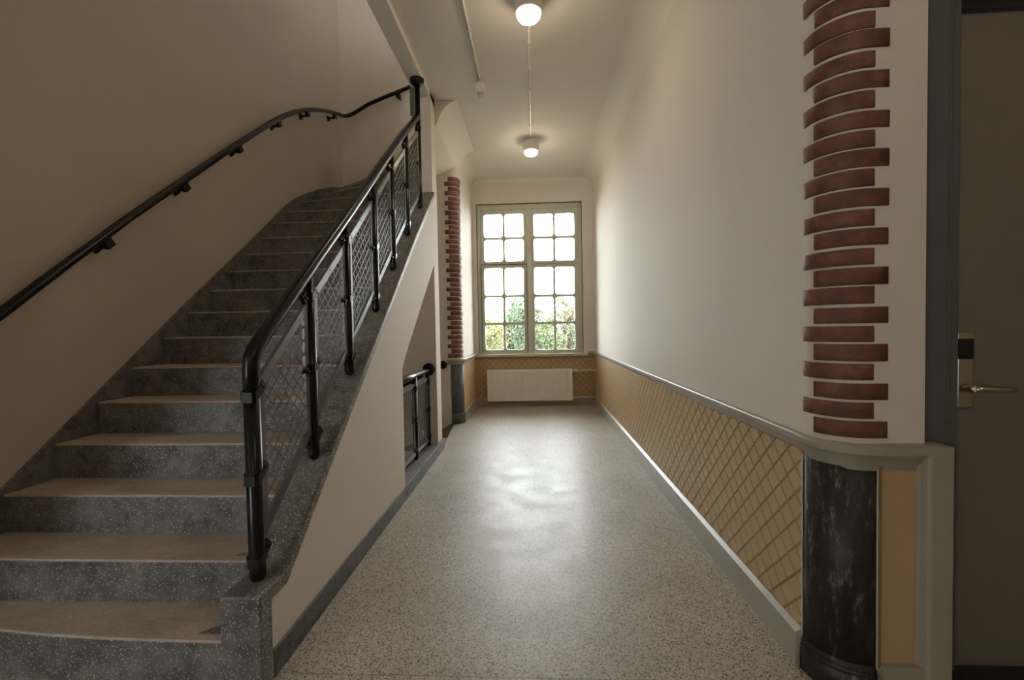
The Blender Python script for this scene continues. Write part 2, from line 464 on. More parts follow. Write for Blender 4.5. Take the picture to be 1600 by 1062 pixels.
# pier and the upright above the balustrade
mb = MB()
mb.box(-1.14, -1.0, 4.45, 4.65, 0.1, CEIL + 0.03)
mb.box(-1.14, -1.0, 4.45, 4.65, LOW, 0.0)
struct(mb.build('wall_pier', M['wall']))
mb = MB()
mb.box(-1.14, -1.0, 1.6, 4.66, 3.60, 4.75)
mb.box(-2.7, -1.14, 1.46, 1.6, 3.60, 4.75)
struct(mb.build('wall_upper_landing_edge', M['ceiling']))
mb = MB()
mb.box(-2.7, 1.3, 1.4, 6.1, TOP, TOP + 0.15)
mb.box(1.2, 1.3, 1.4, 6.1, CEIL + 0.1, 4.7); mb.box(1.2, 1.3, 1.4, 6.1, 4.7, 6.3); mb.box(1.2, 1.3, 1.4, 6.1, 7.1, TOP); mb.box(1.2, 1.3, 1.4, 3.0, 6.3, 7.1); mb.box(1.2, 1.3, 3.7, 6.1, 6.3, 7.1); mb.box(-2.7, 1.3, 1.3, 1.4, 4.75, TOP)
struct(mb.build('ceiling_stairwell', M['ceiling']))
# white infill wall under the stair string
CAPL = [(1.63, 0.352), (2.03, 0.685), (2.9, 1.405), (3.7, 2.075), (4.45, 2.66)]
def capz(y):
    for (a, za), (b, zb) in zip(CAPL, CAPL[1:]):
        if y <= b or (b, zb) == CAPL[-1]: return za + (zb - za) * (y - a) / (b - a)
mb = MB()
poly = [(1.54, 0), (3.245, 0), (3.245, 0.985), (3.33, 1.075), (4.46, 1.975), (4.46, CAPL[-1][1] - 0.05)] + [(a, b - 0.055) for a, b in reversed(CAPL[:-1])] + [(1.54, 0.30)]
mb.prism(poly, -1.115, -0.986, 'x')
struct(mb.build('wall_stair_side', M['wall']))
# side walls of the lower flight
mb = MB()
mb.box(-1.14, -1.0, 1.4, 4.45, LOW, -0.2)
struct(mb.build('wall_lower_side', M['wall']))
struct(MB().box(-2.75, -1.0, 1.25, 1.4, LOW, -0.2).build('wall_lower_front', M['wall']))
struct(MB().box(-2.75, 1.2, 1.25, 6.1, LOW - 0.2, LOW).build('floor_lower', M['floor']))

# the hall behind the camera
mb = MB()
mb.box(3.0, 3.2, -4.2, 1.6, 0, CEIL + 0.02)
struct(mb.build('wall_hall_right', M['wall']))
mb = MB()
HX0, HX1, HZ0, HZ1 = -4.85, -3.55, 0.55, 2.9
mb.box(-5.6, HX0, -4.2, -4.0, 0, CEIL + 0.02); mb.box(HX1, 3.2, -4.2, -4.0, 0, CEIL + 0.02)
mb.box(HX0, HX1, -4.2, -4.0, 0, HZ0); mb.box(HX0, HX1, -4.2, -4.0, HZ1, CEIL + 0.02)
struct(mb.build('wall_hall_back', M['wall']))
mb = MB(); mb.box(-5.6, -5.4, -4.2, 1.0, 0, CEIL + 0.02); mb.box(-5.6, -2.7, 0.85, 1.0, 0, CEIL + 0.02)
struct(mb.build('wall_hall_left', M['wall']))
mb = MB()
for x in (HX0, (HX0 + HX1) / 2 - 0.04, HX1 - 0.08): mb.box(x, x + 0.08, -4.14, -4.06, HZ0, HZ1)
for z in (HZ0, 2.1, HZ1 - 0.08): mb.box(HX0, HX1, -4.13, -4.07, z, z + 0.08)
w2 = struct(mb.build('window_2_added', M['window_paint']))  # unseen window, added to bring daylight onto the stairs
mb = MB(); mb.box(HX0, HX1, -4.105, -4.099, HZ0, HZ1); mb.build('pane', M['glass'], w2)

mb = MB()
for y in (3.0, 3.62): mb.box(1.22, 1.28, y, y + 0.08, 6.3, 7.1)
for z in (6.3, 7.02): mb.box(1.22, 1.28, 3.0, 3.7, z, z + 0.08)
w3 = struct(mb.build('window_3_added', M['window_paint']))  # added window out of view, lets sky light into the stairwell
mb = MB(); mb.box(1.248, 1.252, 3.0, 3.7, 6.3, 7.1); mb.build('pane', M['glass'], w3)

# ------------------------------------------------------------------ window_1
yw = 7.20
win = bpy.data.objects.new('window_1', None); COL.objects.link(win); win.location = (-0.055, yw, WZ0)
struct(win, 'tall grey-green wooden window with twenty small panes', 'window')
Y1, Y2 = yw, yw + 0.09
mb = MB()
mb.box(WX0, -0.845, Y1, Y2, WZ0, WZ1); mb.box(0.735, WX1, Y1, Y2, WZ0, WZ1)        # jambs
mb.box(-0.845, 0.735, Y1, Y2, 3.19, WZ1); mb.box(-0.845, 0.735, Y1, Y2, WZ0, WZ0 + 0.03)
mb.box(-0.10, -0.015, Y1 - 0.012, Y2, WZ0, 3.2)                                        # mullion
mb.box(-0.845, 0.735, Y1 + 0.001, Y2, 2.30, 2.315)
mb.build('window_frame', M['window_paint'], win, 0.006)
def sash(x0, x1, z0, z1, gx0, gx1, gz, xm, dz, name='sash', proud=0.0):
    """x0..z1 outer frame; gx0,gx1 glass left/right; gz list of glass edges bottom..top with muntins between; xm vertical muntin"""
    ya, yb = Y1 + 0.018 - proud, Y2 - 0.02
    mb = MB()
    g0, g1 = gz[0], gz[-1]
    mb.box(x0, gx0, ya, yb, z0, z1); mb.box(gx1, x1, ya, yb, z0, z1)
    mb.box(gx0, gx1, ya, yb, z0, g0); mb.box(gx0, gx1, ya, yb, g1, z1)
    s_ = mb.build(name, M['window_paint'], win, 0.004)
    mt = MB()
    mt.box(xm - 0.017, xm + 0.017, ya + 0.006, yb - 0.005, g0, g1)
    for z in gz[1:-1]: mt.box(gx0, gx1, ya + 0.008, yb - 0.007, z - 0.017, z + 0.017)
    # corner wedges that imitate the glow rounding the bright panes
    xs = [gx0, xm - 0.017, xm + 0.017, gx1]
    zs = [g0] + [q for z in gz[1:-1] for q in (z - 0.017, z + 0.017)] + [g1]
    R = 0.042
    for i in range(0, 4, 2):
        for j in range(0, len(zs), 2):
            xa, xb, za, zb = xs[i], xs[i + 1], zs[j], zs[j + 1]
            for (cx, sx) in ((xa, 1), (xb, -1)):
                for (cz, sz) in ((za, 1), (zb, -1)):
                    pts = [(cx, cz)]
                    for k in range(6):
                        a = math.radians(90 * k / 5)
                        pts.append((cx + sx * (R - R * math.cos(a)), cz + sz * (R - R * math.sin(a))))
                    # corner wedge: corner point plus arc from (cx, cz+R) to (cx+R, cz)
                    mt.prism(pts, ya + 0.012, yb - 0.012, 'y')
    mt.build('glazing_bars', M['window_paint'], s_)
    p = MB(); p.box(gx0, gx1, (ya + yb) / 2 - 0.002, (ya + yb) / 2 + 0.002, g0, g1)
    p.build('pane', M['glass'], s_)
    return s_
sash(-0.845, -0.10, 2.315, 3.19, -0.79, -0.145, [2.357, 2.73, 3.125], -0.468, 0)
sash(-0.015, 0.735, 2.315, 3.19, 0.022, 0.675, [2.350, 2.73, 3.11], 0.350, 0)
sash(-0.845, -0.10, WZ0 + 0.03, 2.30, -0.795, -0.155, [0.915, 1.341, 1.789, 2.25], -0.478, 0, 'casement', 0.012)
sash(-0.015, 0.735, WZ0 + 0.03, 2.30, 0.018, 0.668, [0.905, 1.341, 1.785, 2.248], 0.342, 0)
mb = MB(); mb.box(WX0, WX0 + 0.006, Y1 - 0.001, Y1 + 0.02, 0.88, 2.31)
g_ = MB()
g_.box(-0.848, -0.842, Y1 - 0.014, Y1 + 0.0, 0.88, 2.305); g_.box(-0.848, -0.10, Y1 - 0.014, Y1 + 0.0, 2.300, 2.306)
g_.box(-0.105, -0.100, Y1 - 0.014, Y1 + 0.0, 0.88, 2.305)
g_.build('rubber_gasket', M['dark_gap'], win)
sb = MB(); sb.box(-0.955, 0.862, YE - 0.06, Y1, 0.80, 0.848)
sb.build('window_sill', M['sill'], win, 0.008)
rv = MB()
rv.box(WX0 - 0.004, WX0, YE - 0.003, Y1 + 0.01, 0.85, WZ1 + 0.004)
rv.box(WX1, WX1 + 0.004, YE - 0.003, Y1 + 0.01, 0.85, WZ1 + 0.004)
rv.box(WX0, WX1, YE - 0.003, Y1 + 0.01, WZ1, WZ1 + 0.004)
rv.build('reveal_lining', M['white_enamel'], win)

# ------------------------------------------------------------------ wainscot panels
P = 0.1035
def clip(poly, u0, u1, v0, v1):
    for ax, lim, sg in ((0, u0, 1), (0, u1, -1), (1, v0, 1), (1, v1, -1)):
        out = []
        for i in range(len(poly)):
            a, b = poly[i], poly[(i + 1) % len(poly)]
            ia, ib = (a[ax] - lim) * sg >= 0, (b[ax] - lim) * sg >= 0
            if ia: out.append(a)
            if ia != ib:
                t = (lim - a[ax]) / (b[ax] - a[ax]); out.append((a[0] + t * (b[0] - a[0]), a[1] + t * (b[1] - a[1])))
        poly = out
        if len(poly) < 3: return None
    return poly
def diamonds(mb, u0, u1, v0, v1, pu, pv, fn, h=0.0032, gap=0.0048):
    """raised diamond tiles; fn(u, v, d) -> xyz with d the height off the backing"""
    H_ = P / 2 - gap
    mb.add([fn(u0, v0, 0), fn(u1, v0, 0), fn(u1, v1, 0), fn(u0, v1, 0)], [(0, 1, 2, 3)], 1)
    i0, i1 = int((u0 - pu) / P) - 2, int((u1 - pu) / P) + 2
    j0, j1 = int((v0 - pv) / P) - 2, int((v1 - pv) / P) + 2
    for i in range(i0, i1):
        for j in range(j0, j1):
            for k in (0, 1):
                # lattice points are groove crossings: diamond centres sit half a pitch off
                cu = pu + (i + (0.5 if k == 0 else 0)) * P; cv = pv + (j + (0 if k == 0 else 0.5)) * P
                q = clip([(cu - H_, cv), (cu, cv - H_), (cu + H_, cv), (cu, cv + H_)], u0, u1, v0, v1)
                if not q: continue
                ar = abs(sum(q[a][0] * q[(a + 1) % len(q)][1] - q[(a + 1) % len(q)][0] * q[a][1] for a in range(len(q)))) / 2
                if ar < 2e-5: continue
                mx = sum(p[0] for p in q) / len(q); my = sum(p[1] for p in q) / len(q)
                q2 = [(mx + (a - mx) * 0.93, my + (b - my) * 0.93) for a, b in q]
                n = len(q)
                vs = [fn(a, b, 0) for a, b in q] + [fn(a, b, h) for a, b in q2]
                mb.add(vs, [tuple(range(n, 2 * n))] + [(a, (a + 1) % n, n + (a + 1) % n, n + a) for a in range(n)], 0)
mb = MB()
diamonds(mb, 1.655, YE, 0.13, 0.81, 1.655, 0.581, lambda u, v, d: (XR - 0.004 - d, u, v))
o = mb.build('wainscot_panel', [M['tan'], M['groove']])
tag(o, 'long tan diamond-embossed wainscot running down the right wall', 'wall panel')
mb = MB()
diamonds(mb, XL, XR, 0.13, 0.80, 0.0, 0.581, lambda u, v, d: (u, YE - 0.004 - d, v))
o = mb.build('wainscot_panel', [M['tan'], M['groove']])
tag(o, 'tan diamond-embossed wainscot behind the radiator under the window', 'wall panel')
mb = MB()
diamonds(mb, 5.985, YE, 0.13, 0.81, 5.985, 0.581, lambda u, v, d: (XL + 0.004 + d, u, v))
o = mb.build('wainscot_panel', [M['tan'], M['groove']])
tag(o, 'short tan diamond-embossed wainscot left of the window, beyond the grey column', 'wall panel')
mb = MB(); mb.box(1.137, 1.262, YF - 0.012, YF, 0.12, 0.82)
o = mb.build('wainscot_panel', [M['tan']], None, 0.002)
tag(o, 'narrow plain tan wainscot panel between black column base and door', 'wall panel')

# dado rail and skirtings -------------------------------------------------
RP = [(-0.01, 0.87), (0.040, 0.87), (0.045, 0.865), (0.045, 0.842), (0.038, 0.836), (0.030, 0.828), (0.022, 0.812), (0.020, 0.803), (0.016, 0.797), (-0.01, 0.797)]
RPc = [(-0.01, 0.87), (0.040, 0.87), (0.045, 0.865), (0.045, 0.842), (0.038, 0.836), (0.030, 0.826), (0.020, 0.808), (0.014, 0.795), (0.012, 0.782), (-0.01, 0.782)]
XP_ = XR - 0.022 + 0.045   # the rail stands about 2 cm off the panel line
path = [(XR, YE, -1, 0), (XR, 1.655, -1, 0)]
mb = MB(); mb.sweep([(XR + 0.02, y, -1, 0) for _, y, _, _ in path], RP)
carc = [(p[0] + 0.012 * (1 - i / 12), p[1], p[2], p[3]) for i, p in enumerate(cor)]
mb.sweep([(XR + 0.02, 1.66, -1, 0)] + carc + [(1.135, YF, 0, -1), (1.30, YF, 0, -1)], RPc, 0, False)
struct(mb.build('trim_1', M['grey_green']), 'grey-green dado rail curving round the right corner', 'dado rail')
# frame round the small panel beside the door
mb = MB()
mb.prism([(1.252, YF), (1.252, YF - 0.014), (1.258, YF - 0.022), (1.264, YF - 0.040), (1.272, YF - 0.047), (1.342, YF - 0.047), (1.342, YF + 0.03), (1.287, YF + 0.03), (1.287, YF)], 0, 0.869, 'z')
struct(mb.build('trim_2', M['grey_green'], None, 0.005), 'grey-green upright frame board beside the door', 'trim')
mb = MB(); mb.box(1.135, 1.262, YF - 0.035, YF, 0, 0.132)
struct(mb.build('baseboard_door', M['grey_green'], None, 0.006))
BP = [(-0.01, 0), (0.032, 0), (0.032, 0.128), (0.012, 0.142), (-0.01, 0.142)]
mb = MB(); mb.sweep([(XR, YE, -1, 0), (XR, 1.66, -1, 0)], BP)
struct(mb.build('baseboard_right', M['grey_green']))
mb = MB(); mb.sweep([(XL, YE, 0, -1), (XR, YE, 0, -1)], BP)
struct(mb.build('baseboard_end', M['grey_green']))
mb = MB(); mb.sweep([(XL, 5.975, 1, 0), (XL, YE, 1, 0)], [(a * 0.7, z) for a, z in BP])
struct(mb.build('baseboard_left', M['grey_green']))
mb = MB()
mb.sweep([(0.862, YE, 0, -1), (XR, YE, 0, -1)], RP)
struct(mb.build('trim_3', M['grey_green']), 'short end of dado rail right of the sill', 'dado rail')
mb = MB()
mb.sweep([(-1.16, YB, 0, -1)] + [(p[0], p[1], p[2], p[3]) for p in lc] + [(XL, YE, 1, 0)], RP)
struct(mb.build('trim_4', M['grey_green']), 'dado rail round the left corner beside the window', 'dado rail')

# ------------------------------------------------------------------ column bases and brick quoins
def ring(path, prof, mb): mb.sweep(path, prof, 0, True)
t = thing('column_base', 'scratched black quarter-round column base at the near right corner', 'column', (1.06, 1.60, 0))
full = [(XR, 1.655, -1, 0)] + cor[1:] + [(1.128, YF, 0, -1)]
mb = MB(); mb.sweep(full, [(-0.01, 0.0), (0.010, 0.0), (0.010, 0.79), (-0.01, 0.79)], 0, True)
mb.build('shaft', M['black_paint'], t)
mb = MB(); mb.sweep(full, [(-0.01, 0.0), (0.020, 0.0), (0.020, 0.074), (0.015, 0.078), (0.018, 0.086), (0.018, 0.092), (0.013, 0.095), (0.016, 0.101), (0.015, 0.108), (0.0112, 0.112), (0.0112, 0.118), (-0.01, 0.122)], 0, True)
mb.build('plinth', M['black_paint'], t)
mb = MB()
mb.box(XR - 0.012, XR, 1.655, 1.659, 0.12, 0.79); mb.box(1.128, 1.1315, YF - 0.013, YF, 0.10, 0.785)
pe = mb.build('plaster_edge', M['wall'], t)
mb = MB(); mb.box(1.133, 1.138, YF - 0.02, YF, 0.12, 0.80); mb.build('edge_shade', M['groove'], t)  # brown strip painted in for the shade at the panel's recessed edge

t = thing('column_base', 'dark grey stone quarter-round column base left of the window', 'column', (-1.04, 5.92, 0))
fl = [(-1.115, YB, 0, -1)] + lc + [(XL, 5.975, 1, 0)]
mb = MB(); mb.sweep(fl, [(-0.01, 0), (0.010, 0), (0.010, 0.80), (-0.01, 0.80)], 0, True); mb.build('shaft', M['slate'], t)
mb = MB(); mb.sweep(fl, [(-0.01, 0), (0.022, 0), (0.022, 0.125), (0.012, 0.14), (-0.01, 0.14)], 0, True); mb.build('plinth', M['slate'], t)

def quoin(name, label, arcpts, long_a, short_a, long_b, short_b, z0, pitch, bh, n, seed, off):
    """bricks wrap the rounded corner; long_* are extra flat lengths before/after the curve, alternating"""
    rnd = random.Random(seed)
    mb = MB()
    for k in range(n):
        za = z0 + k * pitch + rnd.uniform(-0.0015, 0.0015); zb = za + bh + rnd.uniform(-0.002, 0.002)
        if zb > CEIL - 0.01: break
        A = list(arcpts)
        odd = (k % 2 == 1)
        if odd:   # long towards the corridor side (start of the arc list)
            p = A[0]; tx, ty = long_a; e = rnd.uniform(-0.004, 0.004)
            pts = [(p[0] + tx * (1 + e * 8), p[1] + ty * (1 + e * 8), p[2], p[3])] + A
            q = A[-1]; pts = pts + [(q[0] + short_b[0], q[1] + short_b[1], q[2], q[3])]
        else:
            q = A[-1]; tx, ty = long_b; e = rnd.uniform(-0.004, 0.004)
            pts = A[short_a:] + [(q[0] + tx * (1 + e * 8), q[1] + ty * (1 + e * 8), q[2], q[3])]
        d = off + rnd.uniform(-0.0012, 0.0012); c = 0.0025
        mb.sweep(pts, [(-0.004, za), (d - c, za), (d, za + c), (d, zb - c), (d - c, zb), (-0.004, zb)], 0, True)
    o = mb.build(name, M['brick'])
    return tag(o, label, 'brickwork')
fine = arc(XR + 0.13, YF + 0.13, 0.13, 180, 270, 16)
quoin('brick_quoin', 'tall red-brown brick quoin strip beside the grey door', fine, (0, 0.012), 3, (0.050, 0), (0.006, 0), 0.889, 0.0639, 0.0558, 60, 3, 0.005)
finel = list(reversed(arc(XL - 0.13, YB + 0.13, 0.13, 270, 360, 16)))
quoin('brick_quoin', 'narrow red-brown brick quoin strip left of the window', finel, (0, 0.05), 0, (-0.045, 0), (0.0, 0), 0.886, 0.0632, 0.0545, 38, 5, 0.006)
# a sliver of the last brick showing past the sloping soffit
# ------------------------------------------------------------------ staircase
YK = {k: Y0 + (k - 1) * GO for k in range(1, 13)}
YK[12] = 3.975; YK[13] = 4.16; YK[14] = 4.425
XI = -1.118; XO = -2.505
RL = {}
for k in range(2, 15): RL[k] = ((XI, YK[k]), (XO, YK[k]))
RL[1] = ((XI, 1.496), (XO, 1.60))
RL[15] = ((-1.14, 4.452), (XO, 4.712)); RL[16] = ((-1.14, 4.49), (XO, 5.085)); RL[17] = ((-1.14, 4.53), (XO, 5.55))
RL[18] = ((-1.14, 4.60), (-2.25, YB)); RL[19] = ((-1.12, 4.655), (-1.85, YB)); RL[20] = ((-1.06, 4.655), (-1.45, YB)); RL[21] = ((-1.0, 4.655), (-1.0, YB))
def step_mesh(k):
    (ix, iy), (ox, oy) = RL[k]; (jx, jy), (px, py) = RL[k + 1]
    dy = 0.02 if k < 15 else 0.0
    if k == 1:
        poly = [(XI, 1.496), (-1.39, 1.50), (-1.59, 1.505), (-1.81, 1.517), (-2.04, 1.539), (-2.28, 1.575), (XO, 1.62)]
        poly = list(poly) + [(XO, py + dy), (XI, jy + dy)]
    else:
        poly = [(ix, iy), (ox, oy)]
        if k == 17: poly.append((XO, YB))
        poly += [(px, py + dy), (jx, jy + dy)]
    z = k * RISE
    mb = MB()
    zb = max(-0.02, z - RISE - 0.03) if k < 3 else (z - RISE - 0.03 if k < 15 else z - RISE + 0.006)
    poly = [p for p in poly]
    mb.prism(poly, zb, z - 0.011, 'z', 0, 0)
    lip = list(poly)
    d_ = Vector((lip[0][0] - lip[-1][0], lip[0][1] - lip[-1][1]))
    if k < 16:
        e_ = 0.005
        nf = len(lip) - 2 - (1 if k == 17 else 0)
        lip = [(p[0], p[1] - e_) if i < nf else p for i, p in enumerate(lip)]
    mb.prism(lip, z - 0.011, z, 'z', 1, 1)
    return mb
def make_stair(label, with_low):
    t = thing('staircase', label, 'stairs', (-1.8, 1.5, 0))
    for k in range(1, 21):
        step_mesh(k).build('step', [M['stone'], M['tread']], t, 0.004, 2)
    # sloping structure under the straight steps
    mb = MB()
    mb.prism([(1.9, 0.0), (2.08, 0.0), (3.33, 1.075), (4.64, 2.06), (4.64, 2.32), (4.2, 2.12), (1.72, 0.10), (1.6, 0.0)], XO, XI, 'x')
    mb.build('soffit', M['ceiling'], t)
    # wall skirting
    sk = [(1.50, 0.0), (1.50, 0.215), (1.916, 0.552), (2.619, 1.124), (3.125, 1.535), (3.808, 2.068), (4.429, 2.568), (4.632, 2.701), (4.895, 2.834), (5.197, 2.972), (5.529, 3.097), (YB, 3.19)]
    lo = [(YB, 2.9), (4.9, 2.5), (4.4, 2.1), (3.8, 1.75), (1.75, 0.10), (1.7, 0.0)]
    mb = MB(); mb.prism(sk + lo, XS, XS + 0.02, 'x')
    sk2 = [(-2.52, 3.19), (-2.305, 3.250), (-2.094, 3.332), (-1.60, 3.52), (-1.236, 3.70), (-1.10, 3.778)]
    mb.prism(sk2 + [(-1.10, 3.60), (-1.5, 3.35), (-2.1, 3.10), (-2.52, 2.9)], YB - 0.02, YB, 'y')
    mb.build('skirting', M['stone'], t)
    return t
st = make_stair('dark terrazzo staircase rising along the left wall and winding right at its top', True)
# string with its cap
mb = MB()
top = [(1.47, 0.352)] + CAPL
low = [(4.45, CAPL[-1][1] - 0.06)] + [(a + 0.0, b - 0.062) for a, b in reversed(CAPL[1:-1])] + [(1.65, 0.30), (1.545, 0.30), (1.545, 0.0), (1.47, 0.0)]
mb.prism(top + low, -1.122, -0.975, 'x')
cp = mb.build('string_cap', M['stone'], st, 0.008, 2)
mb = MB()
mb.prism([(1.5, 0.0), (1.5, 0.33)] + [(a, b - 0.02) for a, b in CAPL] + [(4.45, 2.2), (2.2, 0.35), (1.8, 0.0)], -1.126, -1.112, 'x')
mb.build('inner_string', M['stone'], st)
# dark unworn triangles on the first two treads
for zz, pts in ((RISE + 0.0015, [(-1.252, 1.527), (-1.120, 1.527), (-1.120, 1.645)]), (2 * RISE + 0.0015, [(-1.252, 1.738), (-1.120, 1.738), (-1.120, 1.84)])):
    mb = MB()
    mb.add([(p[0], p[1], zz) for p in pts] + [(p[0], p[1], zz - 0.004) for p in pts], [(0, 1, 2), (5, 4, 3), (0, 3, 4, 1), (1, 4, 5, 2), (2, 5, 3, 0)])
    mb.build('unworn_corner', M['stone'], st)

# lower flight: the same stair one floor down, copied part by part
low_t = st.copy(); COL.objects.link(low_t); low_t.location = (st.location.x, st.location.y, -21 * RISE)
low_t['label'] = 'dark lower staircase going down behind the landing balustrade'
for ch in list(st.children):
    if ch.name.split('.')[0] in ('step', 'soffit', 'skirting'):
        c = ch.copy(); COL.objects.link(c); c.parent = low_t

# curb of dark stone under the side wall and the landing opening
mb = MB()
mb.box(-0.992, -0.977, 1.545, 3.245, 0, 0.105)
mb.box(-1.14, -0.977, 3.245, 4.66, -0.2, 0.105)
struct(mb.build('baseboard_stair', M['stone_side'], None, 0.004), 'dark terrazzo curb along the stair side', 'baseboard')

# ------------------------------------------------------------------ balustrades
XB = -1.048
def clipseg(p, d, poly):
    """clip the infinite line p + t d to convex poly (list of 2D points, ccw)"""
    t0, t1 = -1e9, 1e9; n = len(poly)
    for i in range(n):
        a = poly[i]; b = poly[(i + 1) % n]
        nx, ny = -(b[1] - a[1]), b[0] - a[0]
        dn = nx * d[0] + ny * d[1]; dist = nx * (p[0] - a[0]) + ny * (p[1] - a[1])
        if abs(dn) < 1e-12:
            if dist < 0: return None
        else:
            tt = -dist / dn
            if dn > 0: t0 = max(t0, tt)
            else: t1 = min(t1, tt)
    return (t0, t1) if t1 - t0 > 0.004 else None
def mesh_panel(parent, X, ya, yb, zfa, zfb, hgt, hp=0.062, vp=0.060):
    """parallelogram panel between ya and yb; zfa/zfb bottom heights; hgt vertical height"""
    bw = 0.034; th = 0.006
    mb = MB()
    sl = (zfb - zfa) / (yb - ya)
    zz = lambda y: zfa + sl * (y - ya)
    mb.prism([(ya, zz(ya)), (ya + bw, zz(ya + bw)), (ya + bw, zz(ya + bw) + hgt), (ya, zz(ya) + hgt)], X - th, X + th, 'x')
    mb.prism([(yb - bw, zz(yb - bw)), (yb, zz(yb)), (yb, zz(yb) + hgt), (yb - bw, zz(yb - bw) + hgt)], X - th, X + th, 'x')
    q = bw * math.sqrt(1 + sl * sl)
    mb.prism([(ya, zz(ya)), (yb, zz(yb)), (yb, zz(yb) + q), (ya, zz(ya) + q)], X - th - 0.001, X + th + 0.001, 'x')
    mb.prism([(ya, zz(ya) + hgt - q), (yb, zz(yb) + hgt - q), (yb, zz(yb) + hgt), (ya, zz(ya) + hgt)], X - th - 0.001, X + th + 0.001, 'x')
    # small bolts on the frame
    for y, z in [(ya + bw / 2, zz(ya) + hgt * f) for f in (0.22, 0.5, 0.78)] + [(yb - bw / 2, zz(yb) + hgt * f) for f in (0.22, 0.5, 0.78)] + [((ya + yb) / 2, zz((ya + yb) / 2) + hgt - q / 2), ((ya + yb) / 2, zz((ya + yb) / 2) + q / 2)]:
        mb.lathe([(0.0045, -th - 0.004), (0.0045, th + 0.004)], (X, y, z), 'x', 8)
    pn = mb.build('mesh_panel', M['steel_grey'], parent)
    poly = [(ya + bw * 0.6, zz(ya) + q * 0.6), (yb - bw * 0.6, zz(yb) + q * 0.6), (yb - bw * 0.6, zz(yb) + hgt - q * 0.6), (ya + bw * 0.6, zz(ya) + hgt - q * 0.6)]
    wm = MB(); wr = 0.0016
    L = math.hypot(hp, vp)
    for sg in (1, -1):
        d = (hp / L, sg * vp / L)
        span = (yb - ya) / hp + hgt / vp + 12
        for i in range(-int(span), int(span) + 1):
            p = (ya + i * hp, zfa)
            r = clipseg(p, d, poly)
            if not r: continue
            a = (p[0] + d[0] * r[0], p[1] + d[1] * r[0]); b = (p[0] + d[0] * r[1], p[1] + d[1] * r[1])
            x = X + sg * wr * 0.8
            c = (x, (a[0] + b[0]) / 2, (a[1] + b[1]) / 2)
            wm.obox(c, (1, 0, 0), (0, d[0], d[1]), (0, -d[1], d[0]), wr, (r[1] - r[0]) / 2, wr)
    wm.build('wire_mesh', M['wire'], pn)
    return pn
def clamp(parent, X, y, z, r, sl, sides=(-1, 1)):
    """strap round a post with ears bolted to the panel frames"""
    mb = MB()
    hh = 0.019; sh = sl * 0.62
    R1 = r + 0.005; n = 8
    vs = []
    for h in (-hh, hh):
        for q in range(16):
            an = 2 * math.pi * (q + 0.5) / 16; k = R1 / max(abs(math.cos(an)), abs(math.sin(an))) * 0.88
            k = min(k, R1 * 1.12)
            vs.append((X + k * math.cos(an), y + k * math.sin(an), z + h + sh * k * math.sin(an)))
    mb.add(vs, [tuple(reversed(range(16))), tuple(range(16, 32))] + [(q, (q + 1) % 16, 16 + (q + 1) % 16, 16 + q) for q in range(16)])
    for s_ in sides:
        mb.obox((X, y + s_ * (r + 0.020), z + s_ * 0.018 * sl), (1, 0, 0), (0, 1, sl), (0, -sl, 1), 0.010, 0.022, 0.021)
        mb.lathe([(0.006, -0.018), (0.006, 0.018)], (X, y + s_ * (r + 0.026), z + s_ * 0.02 * sl), 'x', 8)
    return mb
def make_post(parent, X, y, zb, zt, r, zc, sl, sides=(-1, 1)):
    mb = MB()
    prof = [(r * 0.45, 0.0), (r * 0.8, 0.006), (r * 0.97, 0.018), (r, 0.03), (r, zt - zb)]
    mb.lathe(prof, (X, y, zb), 'z', 20)
    p = mb.build('post', M['black_metal'], parent)
    for z in zc:
        clamp(parent, X, y, z, r, sl, sides).build('clamp', M['black_metal'], p)
    return p
rail = thing('stair_balustrade', 'black tubular stair balustrade with diamond wire panels on the stair string', 'balustrade', (XB, 1.575, 0.352))
PY = [1.578, 2.022, 2.447, 2.895, 3.288, 3.69, 4.13]
def railz(y):
    R_ = [(1.66, 1.262), (1.787, 1.37), (2.135, 1.66), (2.569, 2.009), (3.13, 2.478), (3.626, 2.885), (4.13, 3.265)]
    for (a, za), (b, zb) in zip(R_, R_[1:]):
        if y <= b or b == 4.13: return za + (zb - za) * (y - a) / (b - a)
hp_pts = [(XB, 1.578, 1.05), (XB, 1.578, 1.12), (XB, 1.580, 1.155), (XB, 1.588, 1.185), (XB, 1.603, 1.212), (XB, 1.628, 1.238), (XB, 1.66, 1.266)] + \
         [(XB, y, railz(y)) for y in (1.787, 2.1, 2.5, 3.0, 3.6, 4.13)]
MB().tube(hp_pts, 0.029, 20).build('handrail', M['black_metal'], rail)
SL = 0.82
bases = []
for i, y in enumerate(PY):
    zb = capz(y) - 0.004 if i else 0.350
    bot = capz(y) + 0.10 if i else 0.44
    ztop = railz(y) - 0.02 if 0 < i < 6 else (1.06 if i == 0 else 3.56)
    ztp = (railz(y) - 0.12) if i else 1.055
    r = 0.0245 if i else 0.0285
    zc = [bot, (bot + ztp) / 2, ztp]
    make_post(rail, XB, y, zb, ztop, r, zc, SL, (1,) if i == 0 else ((-1,) if i == 6 else (-1, 1)))
for a, b in zip(PY, PY[1:]):
    ya, yb = a + (0.034 if a < 1.7 else 0.030), b - 0.030
    za = (railz(ya) if ya > 1.7 else railz(1.787) - SL * (1.787 - ya)) - 0.125; zb = railz(yb) - 0.125
    h = 0.615
    mesh_panel(rail, XB, ya, yb, za - h, zb - h, h)
